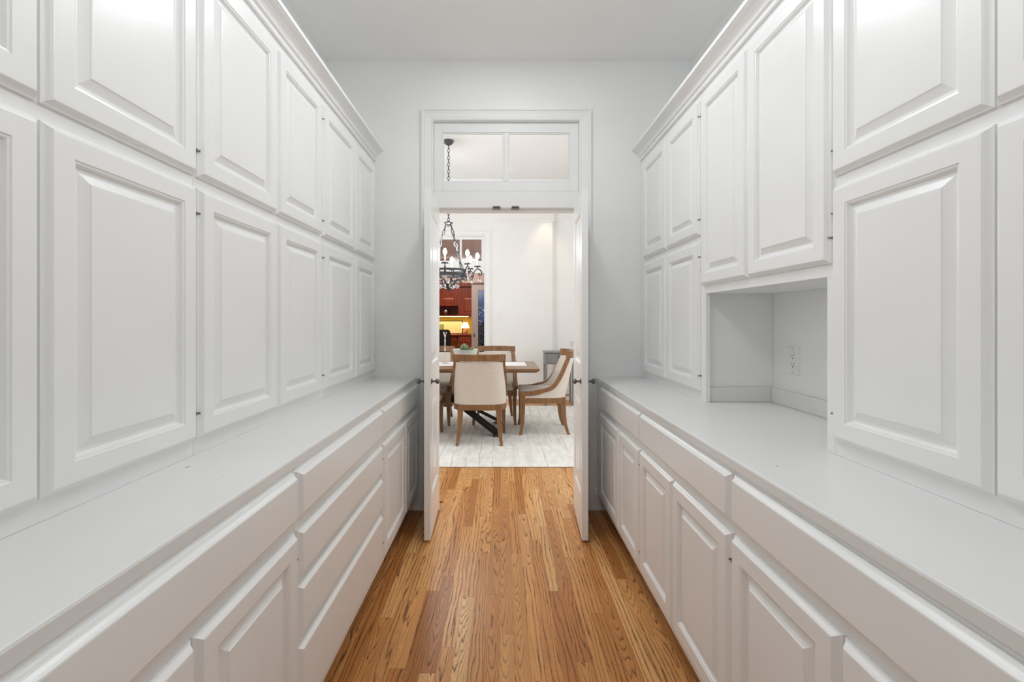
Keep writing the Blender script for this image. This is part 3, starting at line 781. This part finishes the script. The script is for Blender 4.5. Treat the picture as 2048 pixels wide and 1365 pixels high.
    for a_, b_ in zip(R, R[1:]):
        for j in range(29): bm.faces.new((a_[j], a_[(j + 1) % 29], b_[(j + 1) % 29], b_[j]))
    bm.faces.new(R[0][::-1]); bm.faces.new(R[-1]); finish('seat_cushion', bm, M['linen'], e, smooth=True)
    # legs
    for sx in (-1, 1):
        for fr in (1, -1):
            if fr > 0: ctrl = [(sx * .243, .232, .38), (sx * .243, .233, .25), (sx * .246, .24, .10), (sx * .252, .258, 0)]; wd = [.026, .024, .018, .014]
            else: ctrl = [(sx * .192, -.222, .40), (sx * .196, -.224, .28), (sx * .208, -.240, .12), (sx * .224, -.275, 0)]; wd = [.026, .024, .019, .014]
            pth = smoothpath(ctrl, 4); n_ = len(pth); bm = bmesh.new(); R = []
            for i, p in enumerate(pth):
                f = i / (n_ - 1) * 3; k = min(int(f), 2); ww = wd[k] + (wd[k + 1] - wd[k]) * (f - k)
                R.append([bm.verts.new(p + Vector((a_ * ww, b_ * ww, 0))) for a_, b_ in ((-1, -1), (1, -1), (1, 1), (-1, 1))])
            for a_, b_ in zip(R, R[1:]):
                for j in range(4): bm.faces.new((a_[j], a_[(j + 1) % 4], b_[(j + 1) % 4], b_[j]))
            bm.faces.new(R[0]); bm.faces.new(R[-1][::-1]); finish('leg', bm, M['chairwood'], e)
    return e
ch = make_chair('wood and cream linen dining chair in front, its back to the doorway')
ch.location = (-.228, 4.85, ZR)
for x, y, rz, lb in ((-.93, 4.88, 0, 'wood and cream dining chair half hidden by the left door leaf, near side of table'),
                     (.460, 5.262, PI / 2, 'wood and cream dining chair at the right end of the table, side on'),
                     (-.092, 5.745, PI, 'wood and cream dining chair across the table, right of the bowl'),
                     (-.885, 5.70, PI, 'wood and cream dining chair across the table, behind the candlestick')):
    c = copy_tree(ch); c['label'] = lb; c.location = (x, y, ZR); c.rotation_euler = (0, 0, rz)
for o in list(C.objects):
    if o.name.startswith('dining_chair'): o['group'] = 'chairs around the dining table'

# ------------------------------------------------------------------ chandelier
CX, CY = -.62, 5.28
e = empty('chandelier', (CX, CY, 1.60)); tag(e, 'dark iron candle chandelier with hanging crystal balls over the dining table', 'chandelier')
Z = lambda z: z - 1.60
lathe('canopy', [(.0001, Z(DZC)), (.058, Z(DZC)), (.060, Z(DZC) - .008), (.05, Z(DZC) - .03), (.03, Z(DZC) - .045), (.012, Z(DZC) - .055), (.0001, Z(DZC) - .06)], M['iron'], e)
def chain(p, q, ll, r, wd):
    p, q = Vector(p), Vector(q); d = q - p; n = max(2, int(d.length / (ll * .78))); d.normalize(); bm = bmesh.new()
    s1 = d.cross(Vector((.3, 1, .1))).normalized(); s2 = d.cross(s1)
    for i in range(n):
        c = p + (q - p) * ((i + .5) / n); s = s1 if i % 2 else s2; nn = s2 if i % 2 else s1
        pts = [c + d * (ll / 2 * math.cos(a)) + s * (wd / 2 * math.sin(a)) for a in [2 * PI * k / 12 for k in range(12)]]
        addtube(bm, pts, r, 5, nn, True)
    return bm
finish('chain', chain((0, 0, Z(DZC) - .055), (0, 0, Z(2.42)), .05, .0035, .026), M['iron'], e, smooth=True)
lathe('hub', [(.0001, Z(2.43)), (.012, Z(2.43)), (.014, Z(2.415)), (.05, Z(2.41)), (.05, Z(2.40)), (.02, Z(2.388)), (.012, Z(2.365)), (.0001, Z(2.355))], M['iron'], e)
RR = .20
for k in range(3):
    a = (PI / 6, -PI / 6, PI)[k]
    finish('suspension_chain', chain((.03 * math.cos(a), .03 * math.sin(a), Z(2.39)), (RR * .9 * math.cos(a), RR * .9 * math.sin(a), Z(1.865)), .085, .004, .026), M['iron'], e, smooth=True)
bm = bmesh.new()
for z, hh in ((1.852, .012), (1.800, .016)):
    addsweep(bm, [(RR * math.cos(2 * PI * k / 48), RR * math.sin(2 * PI * k / 48), Z(z)) for k in range(48)], [(-.006, -hh), (.006, -hh), (.006, hh), (-.006, hh)], (0, 0, 1), True)
for k in range(8):
    a = 2 * PI * k / 8 + PI / 8; addtube(bm, [(RR * math.cos(a), RR * math.sin(a), Z(1.80)), (RR * math.cos(a), RR * math.sin(a), Z(1.85))], .006, 6, (1, 0, 0))
finish('ring', bm, M['iron'], e)
def crystal(parent, p, r=.025):
    bm = bmesh.new(); bmesh.ops.create_icosphere(bm, subdivisions=2, radius=r)
    c = finish('crystal_ball', bm, M['glass'], parent, p); c['label'] = 'clear faceted crystal ball'
    bm = bmesh.new(); addtube(bm, [(0, 0, r * .9), (0, 0, r + .028)], .0015, 5, (1, 0, 0)); finish('hook', bm, M['iron'], c)
RC = .345
for k in range(8):
    a = -PI / 2 + k * PI / 4; ca, sa = math.cos(a), math.sin(a)
    def rp(r, z): return (r * ca, r * sa, Z(z))
    bm = bmesh.new()
    addtube(bm, smoothpath([rp(RR, 1.80), rp(.225, 1.765), rp(.275, 1.79), rp(.30, 1.84), rp(.335, 1.872), rp(.375, 1.85), rp(.385, 1.815), rp(.365, 1.795), rp(.35, 1.81), rp(.36, 1.825)], 6), .0065, 6, (-sa, ca, 0))
    addtube(bm, [rp(RC - .01, 1.868), rp(RC - .01, 1.90)], .006, 6, (1, 0, 0))
    addtube(bm, smoothpath([rp(.225, 1.765), rp(.25, 1.745), rp(.275, 1.755), rp(.27, 1.775), rp(.255, 1.77)], 5), .005, 6, (-sa, ca, 0))
    arm = finish('arm', bm, M['iron'], e, smooth=True)
    bx, by = (RC - .01) * ca, (RC - .01) * sa
    bm = bmesh.new()  # petalled drip pan
    addlathe(bm, [(.0001, 0), (.012, 0), (.014, .012), (.0001, .014)], 12, (bx, by, Z(1.893)))
    for q in range(7):
        t_ = 2 * PI * q / 7; o = Vector((math.cos(t_), math.sin(t_), 0)); s = Vector((-o.y, o.x, 0)); c0 = Vector((bx, by, Z(1.900)))
        pts = [c0 - s * .008, c0 + s * .008, c0 + o * .028 + s * .012 + Vector((0, 0, .008)), c0 + o * .045 + Vector((0, 0, -.004)), c0 + o * .028 - s * .012 + Vector((0, 0, .008))]
        va = [bm.verts.new(p) for p in pts]; vb = [bm.verts.new(p - Vector((0, 0, .002))) for p in pts]
        bm.faces.new(va); bm.faces.new(vb[::-1])
        for j in range(5): bm.faces.new((va[j], vb[j], vb[(j + 1) % 5], va[(j + 1) % 5]))
    finish('drip_pan', bm, M['iron'], arm)
    lathe('candle_sleeve', [(.0001, Z(1.905)), (.010, Z(1.905)), (.010, Z(1.985)), (.0001, Z(1.987))], M['candle'], arm, 12, (bx, by, 0))
    lathe('bulb', [(.0001, Z(1.986)), (.009, Z(1.988)), (.018, Z(2.003)), (.022, Z(2.02)), (.018, Z(2.04)), (.006, Z(2.058)), (.0001, Z(2.06))], M['bulb'], arm, 12, (bx, by, 0))
    crystal(e, rp(.36, 1.745))
    # lower scroll reaching in to the bottom finial
    if k % 1 == 0:
        a2 = a + PI / 8; c2, s2 = math.cos(a2), math.sin(a2)
        def rq(r, z): return (r * c2, r * s2, Z(z))
        bm = bmesh.new(); addtube(bm, smoothpath([rq(RR, 1.80), rq(.205, 1.77), rq(.17, 1.755), rq(.12, 1.745), rq(.075, 1.715), rq(.05, 1.68), rq(.02, 1.66)], 6), .006, 6, (-s2, c2, 0))
        addtube(bm, smoothpath([rq(.13, 1.748), rq(.14, 1.725), rq(.155, 1.71), rq(.165, 1.722), rq(.155, 1.732)], 5), .0045, 6, (-s2, c2, 0))
        finish('lower_scroll', bm, M['iron'], e, smooth=True); crystal(e, rq(.105, 1.670), .026)
lathe('finial', [(.0001, Z(1.73)), (.02, Z(1.725)), (.045, Z(1.70)), (.042, Z(1.68)), (.03, Z(1.655)), (.02, Z(1.64)), (.022, Z(1.632)), (.012, Z(1.62)), (.0001, Z(1.605))], M['iron'], e)

# ------------------------------------------------------------------ console table at the right
e = empty('console_table', (.645, 6.76, 0)); tag(e, 'narrow grey side table with one drawer behind the right-hand chair', 'table')
box('table_top', -.012, .442, -.012, .34, .79, .808, M['greywood'], e, bev=.003)
box('apron', .0, .43, .012, .33, .62, .79, M['greywood'], e)
dr = box('drawer', .03, .40, .0, .012, .64, .775, M['greywood'], e, bev=.002)
k = boxes('pull', [(.195, .235, -.012, .0, .70, .745), (.203, .227, -.022, -.012, .695, .72)], M['black'], dr, bev=.003); k['label'] = 'black drawer pull'
for x in (0, .40):
    for y in (.012, .30): box('leg', x, x + .03, y, y + .03, 0, .62, M['greywood'], e)
box('stretcher', .03, .40, .30, .32, .10, .13, M['greywood'], e)
e = empty('wall_sconce', (1.25, 7.09, 1.42), -PI / 4); tag(e, 'small dark iron wall ornament beside the right door leaf', 'sconce')
bm = bmesh.new(); addrings(bm, -.055, .055, -.055, .055, [(0, 0), (.0, .01), (.02, .02)], lambda u, v, q: ((u + v) * .72, -q, (v - u) * .72)); finish('plate', bm, M['iron'], e)
lathe('boss', [(.0001, .006), (.022, .006), (.018, -.018), (.0001, -.022)], M['iron'], e, 16, (0, -.024, 0), 'Y')
e = empty('glass_vase', (1.045, 6.87, .808)); tag(e, 'slim clear glass vase on the grey console table', 'vase')
lathe('vase', [(.0001, 0), (.035, 0), (.035, .006), (.012, .02), (.012, .09), (.03, .14), (.028, .142), (.009, .09), (.0001, .085)], M['glass'], e, 18)

# ------------------------------------------------------------------ hall and study beyond
HY = 9.0
st(boxes('floor_study', [(-3.2, .8, DY1 + .12, 13.2, -.06, 0)], M['oakfar']))
st(box('ceiling_study', -3.2, .8, DY1 + .12, 13.2, 2.63, 2.7, M['pinkwall']))
st(boxes('wall_study_side', [(-3.3, -3.2, DY1 + .12, 13.2, 0, 2.63), (.8, .9, DY1 + .12, 13.2, 0, 2.63)], M['pinkwall']))
SX0, SX1 = -1.62, -.20
st(boxes('wall_hall', [(-3.2, SX0, HY, HY + .12, 0, 2.63), (SX1, .8, HY, HY + .12, 0, 2.63), (SX0, SX1, HY, HY + .12, 2.02, 2.26), (SX0, SX1, HY, HY + .12, 2.54, 2.63)], M['pinkwall']))
wn = st(boxes('window_3', [(SX0, SX1, HY + .04, HY + .08, 2.26, 2.29), (SX0, SX1, HY + .04, HY + .08, 2.51, 2.54), ((SX0 + SX1) / 2 - .015, (SX0 + SX1) / 2 + .015, HY + .04, HY + .08, 2.29, 2.51)], M['trim']))
box('pane', SX0, (SX0 + SX1) / 2 - .015, HY + .058, HY + .062, 2.29, 2.51, M['thin'], wn); box('pane', (SX0 + SX1) / 2 + .015, SX1, HY + .058, HY + .062, 2.29, 2.51, M['thin'], wn)
# pocket door with blue art glass
pd = st(boxes('door_3', [(-.605, -.475, HY + .045, HY + .080, .01, 2.015), (-.475, -.05, HY + .045, HY + .080, 1.885, 2.015), (-.475, -.05, HY + .045, HY + .080, .01, .30)], M['pinkdoor']))
g = box('art_glass_pane', -.212, .212, -.006, .006, -.79, .79, M['artglass'], pd, loc=(-.2625, HY + .062, 1.0925)); g['label'] = 'blue decorative glass with white flower pattern'
bx_ = boxes('door_pull', [(-.572, -.536, HY + .040, HY + .045, .925, 1.03)], M['nickel'], pd, bev=.002); box('pull_recess', -.563, -.545, HY + .0385, HY + .0405, .945, 1.01, M['slot'], bx_)
# cherry built-in
SY = 12.0
st(box('wall_study_far', -3.2, .8, 12.6, 12.7, 0, 2.63, M['yellow']))
def cherry_door(parent, x0, x1, z0, z1, y):
    L = parent.location; bm = bmesh.new()
    addrings(bm, x0 - L.x, x1 - L.x, z0 - L.z, z1 - L.z, [(0, 0), (0, .018), (.004, .022), (.05, .022), (.056, .012), (.064, .012), (.09, .02)], lambda u, v, q: (u, y - q - L.y, v)); return finish('door', bm, M['cherry'], parent)
e = empty('study_cabinet', (-1.7, 12.3, 1.39)); tag(e, 'dark red cherry wall cabinets in the study seen through the far doorway', 'cabinet')
L = e.location
def sb(nm, x0, x1, y0, y1, z0, z1, m=M['cherry']): return box(nm, x0 - L.x, x1 - L.x, y0 - L.y, y1 - L.y, z0 - L.z, z1 - L.z, m, e)
sb('upper_box', -2.6, -1.15, SY, 12.599, 1.66, 2.26); sb('tall_box', -1.15, -.62, SY, 12.599, 1.39, 2.26)
sb('shelf_floor', -2.6, -1.15, SY, 12.599, 1.39, 1.42); sb('shelf_back', -2.6, -1.15, 12.56, 12.599, 1.42, 1.66)
sb('cornice', -2.65, -.58, SY - .08, 12.599, 2.17, 2.29)
for a, b in ((-2.55, -2.10), (-2.08, -1.66), (-1.64, -1.20)): cherry_door(e, a, b, 1.66, 1.93, SY)
cherry_door(e, -1.06, -.66, 1.43, 1.93, SY)
led = sb('light_strip', -2.5, -.9, SY + .10, SY + .16, 1.372, 1.389, M['ledstrip']); led['label'] = 'glowing warm under-cabinet light strip'
e2 = empty('study_desk', (-1.7, 12.3, 0)); tag(e2, 'dark red cherry desk with drawers in the study', 'desk')
L = e2.location
def sd_(nm, x0, x1, y0, y1, z0, z1, m=M['cherry']): return box(nm, x0 - L.x, x1 - L.x, y0 - L.y, y1 - L.y, z0 - L.z, z1 - L.z, m, e2, bev=.004)
sd_('desk_top', -2.6, -.60, SY - .08, 12.599, .88, .914); sd_('pedestal', -1.16, -.62, SY - .04, 12.59, .0, .88); sd_('knee_drawer', -2.55, -1.18, SY - .02, 12.55, .74, .88)
sd_('desk_leg', -2.6, -2.55, SY, 12.55, 0, .88)
for z0, z1 in ((.70, .86), (.50, .68), (.28, .48), (.06, .26)): sd_('drawer', -1.13, -.65, SY - .055, SY - .04, z0, z1)
# framed print leaning on the desk wall
e = empty('framed_print', (-1.36, 12.45, .9145)); tag(e, 'black framed cream print of text pages on the study desk', 'picture')
boxes('frame', [(-.5, -.48, 0, .02, 0, .36), (.27, .29, 0, .02, 0, .36), (-.48, .27, 0, .02, 0, .02), (-.48, .27, 0, .02, .34, .36)], M['black'], e)
box('mat_board', -.48, .27, .008, .015, .02, .34, M['mat_board'], e)
for a, b in ((-.20, .0), (.035, .235)): box('page', a, b, .005, .008, .05, .29, M['pages'], e)
box('photograph', -.44, -.225, .005, .008, .09, .26, M['artichoke'], e)
# lamp
e = empty('table_lamp', (-.985, 12.22, .9145)); tag(e, 'small lit table lamp with pleated shade on the study desk', 'lamp')
lathe('base', [(.0001, 0), (.04, 0), (.045, .01), (.062, .05), (.064, .08), (.045, .12), (.018, .14), (.012, .155), (.0001, .156)], M['lampbase'], e)
bm = bmesh.new(); n = 48; R = []
for r, z in ((.115, .155), (.058, .315)): R.append([bm.verts.new(((r + (.003 if k % 2 else 0)) * math.cos(2 * PI * k / n), (r + (.003 if k % 2 else 0)) * math.sin(2 * PI * k / n), z)) for k in range(n)])
for k in range(n): bm.faces.new((R[0][k], R[0][(k + 1) % n], R[1][(k + 1) % n], R[1][k]))
bm.faces.new(R[0][::-1]); bm.faces.new(R[1]); finish('lamp_shade', bm, M['shade'], e)
# silver bowl on the shelf
e = empty('glass_globe', (-1.50, 12.15, 1.42)); tag(e, 'round silvery bowl on the open study shelf', 'bowl')
lathe('bowl', [(.0001, 0), (.04, 0), (.045, .01), (.085, .06), (.092, .10), (.07, .15), (.05, .165), (.045, .16), (.06, .14), (.08, .1), (.07, .06), (.0001, .02)], M['nickel'], e)
# office chair
e = empty('office_chair', (-1.49, 11.3, 0)); tag(e, 'black high-backed office chair at the study desk', 'chair')
bm = bmesh.new(); R = []
for z, hw in ((.52, .17), (.56, .20), (.75, .215), (.95, .21), (1.02, .19), (1.05, .15)):
    R.append([bm.verts.new((x, y + (.06 * (x / .2) ** 2), z)) for x, y in [(hw * (-1 + 2 * i / 8), 0) for i in range(9)] + [(hw * (1 - 2 * i / 8), -.05) for i in range(9)]])
for a, b in zip(R, R[1:]):
    for j in range(18): bm.faces.new((a[j], a[(j + 1) % 18], b[(j + 1) % 18], b[j]))
bm.faces.new(R[0][::-1]); bm.faces.new(R[-1]); finish('backrest', bm, M['blackfab'], e, smooth=True)
box('seat', -.24, .24, .05, .52, .46, .54, M['blackfab'], e, bev=.025)
lathe('column', [(.03, .06), (.03, .46)], M['black'], e, 14, (0, .26, 0))
boxes('back_support', [(-.03, .03, -.075, .15, .44, .46), (-.03, .03, -.095, -.075, .44, .75)], M['black'], e)
for k in range(5):
    a = 2 * PI * k / 5; bm = bmesh.new(); addtube(bm, [(.0, .26, .09), (.28 * math.cos(a), .26 + .28 * math.sin(a), .065)], .018, 8)
    bmesh.ops.create_uvsphere(bm, u_segments=10, v_segments=6, radius=.03, matrix=Matrix.Translation((.28 * math.cos(a), .26 + .28 * math.sin(a), .0302))); finish('caster_leg', bm, M['black'], e)
# lights of the far rooms
area('hall_ceiling_lamp', (-.8, 8.2, 2.6), (0, 0, 0), .5, .5, 14, (1, .88, .8))
area('study_ceiling_lamp', (-1.3, 10.6, 2.6), (0, 0, 0), .8, .8, 34, (1, .9, .8))
area('under_cabinet_light', (-1.7, 12.2, 1.365), (0, 0, 0), 1.6, .05, 7, (1, .85, .4))
l = bpy.data.lights.new('dining_spot', 'SPOT'); l.energy = 14; l.color = (1, .78, .52); l.spot_size = 1.0; l.spot_blend = .8; l.shadow_soft_size = .03
o = bpy.data.objects.new('dining_spot', l); C.objects.link(o); o.location = (.72, 7.12, 3.25); o.rotation_euler = (.12, .02, 0)
print('boards', nb)
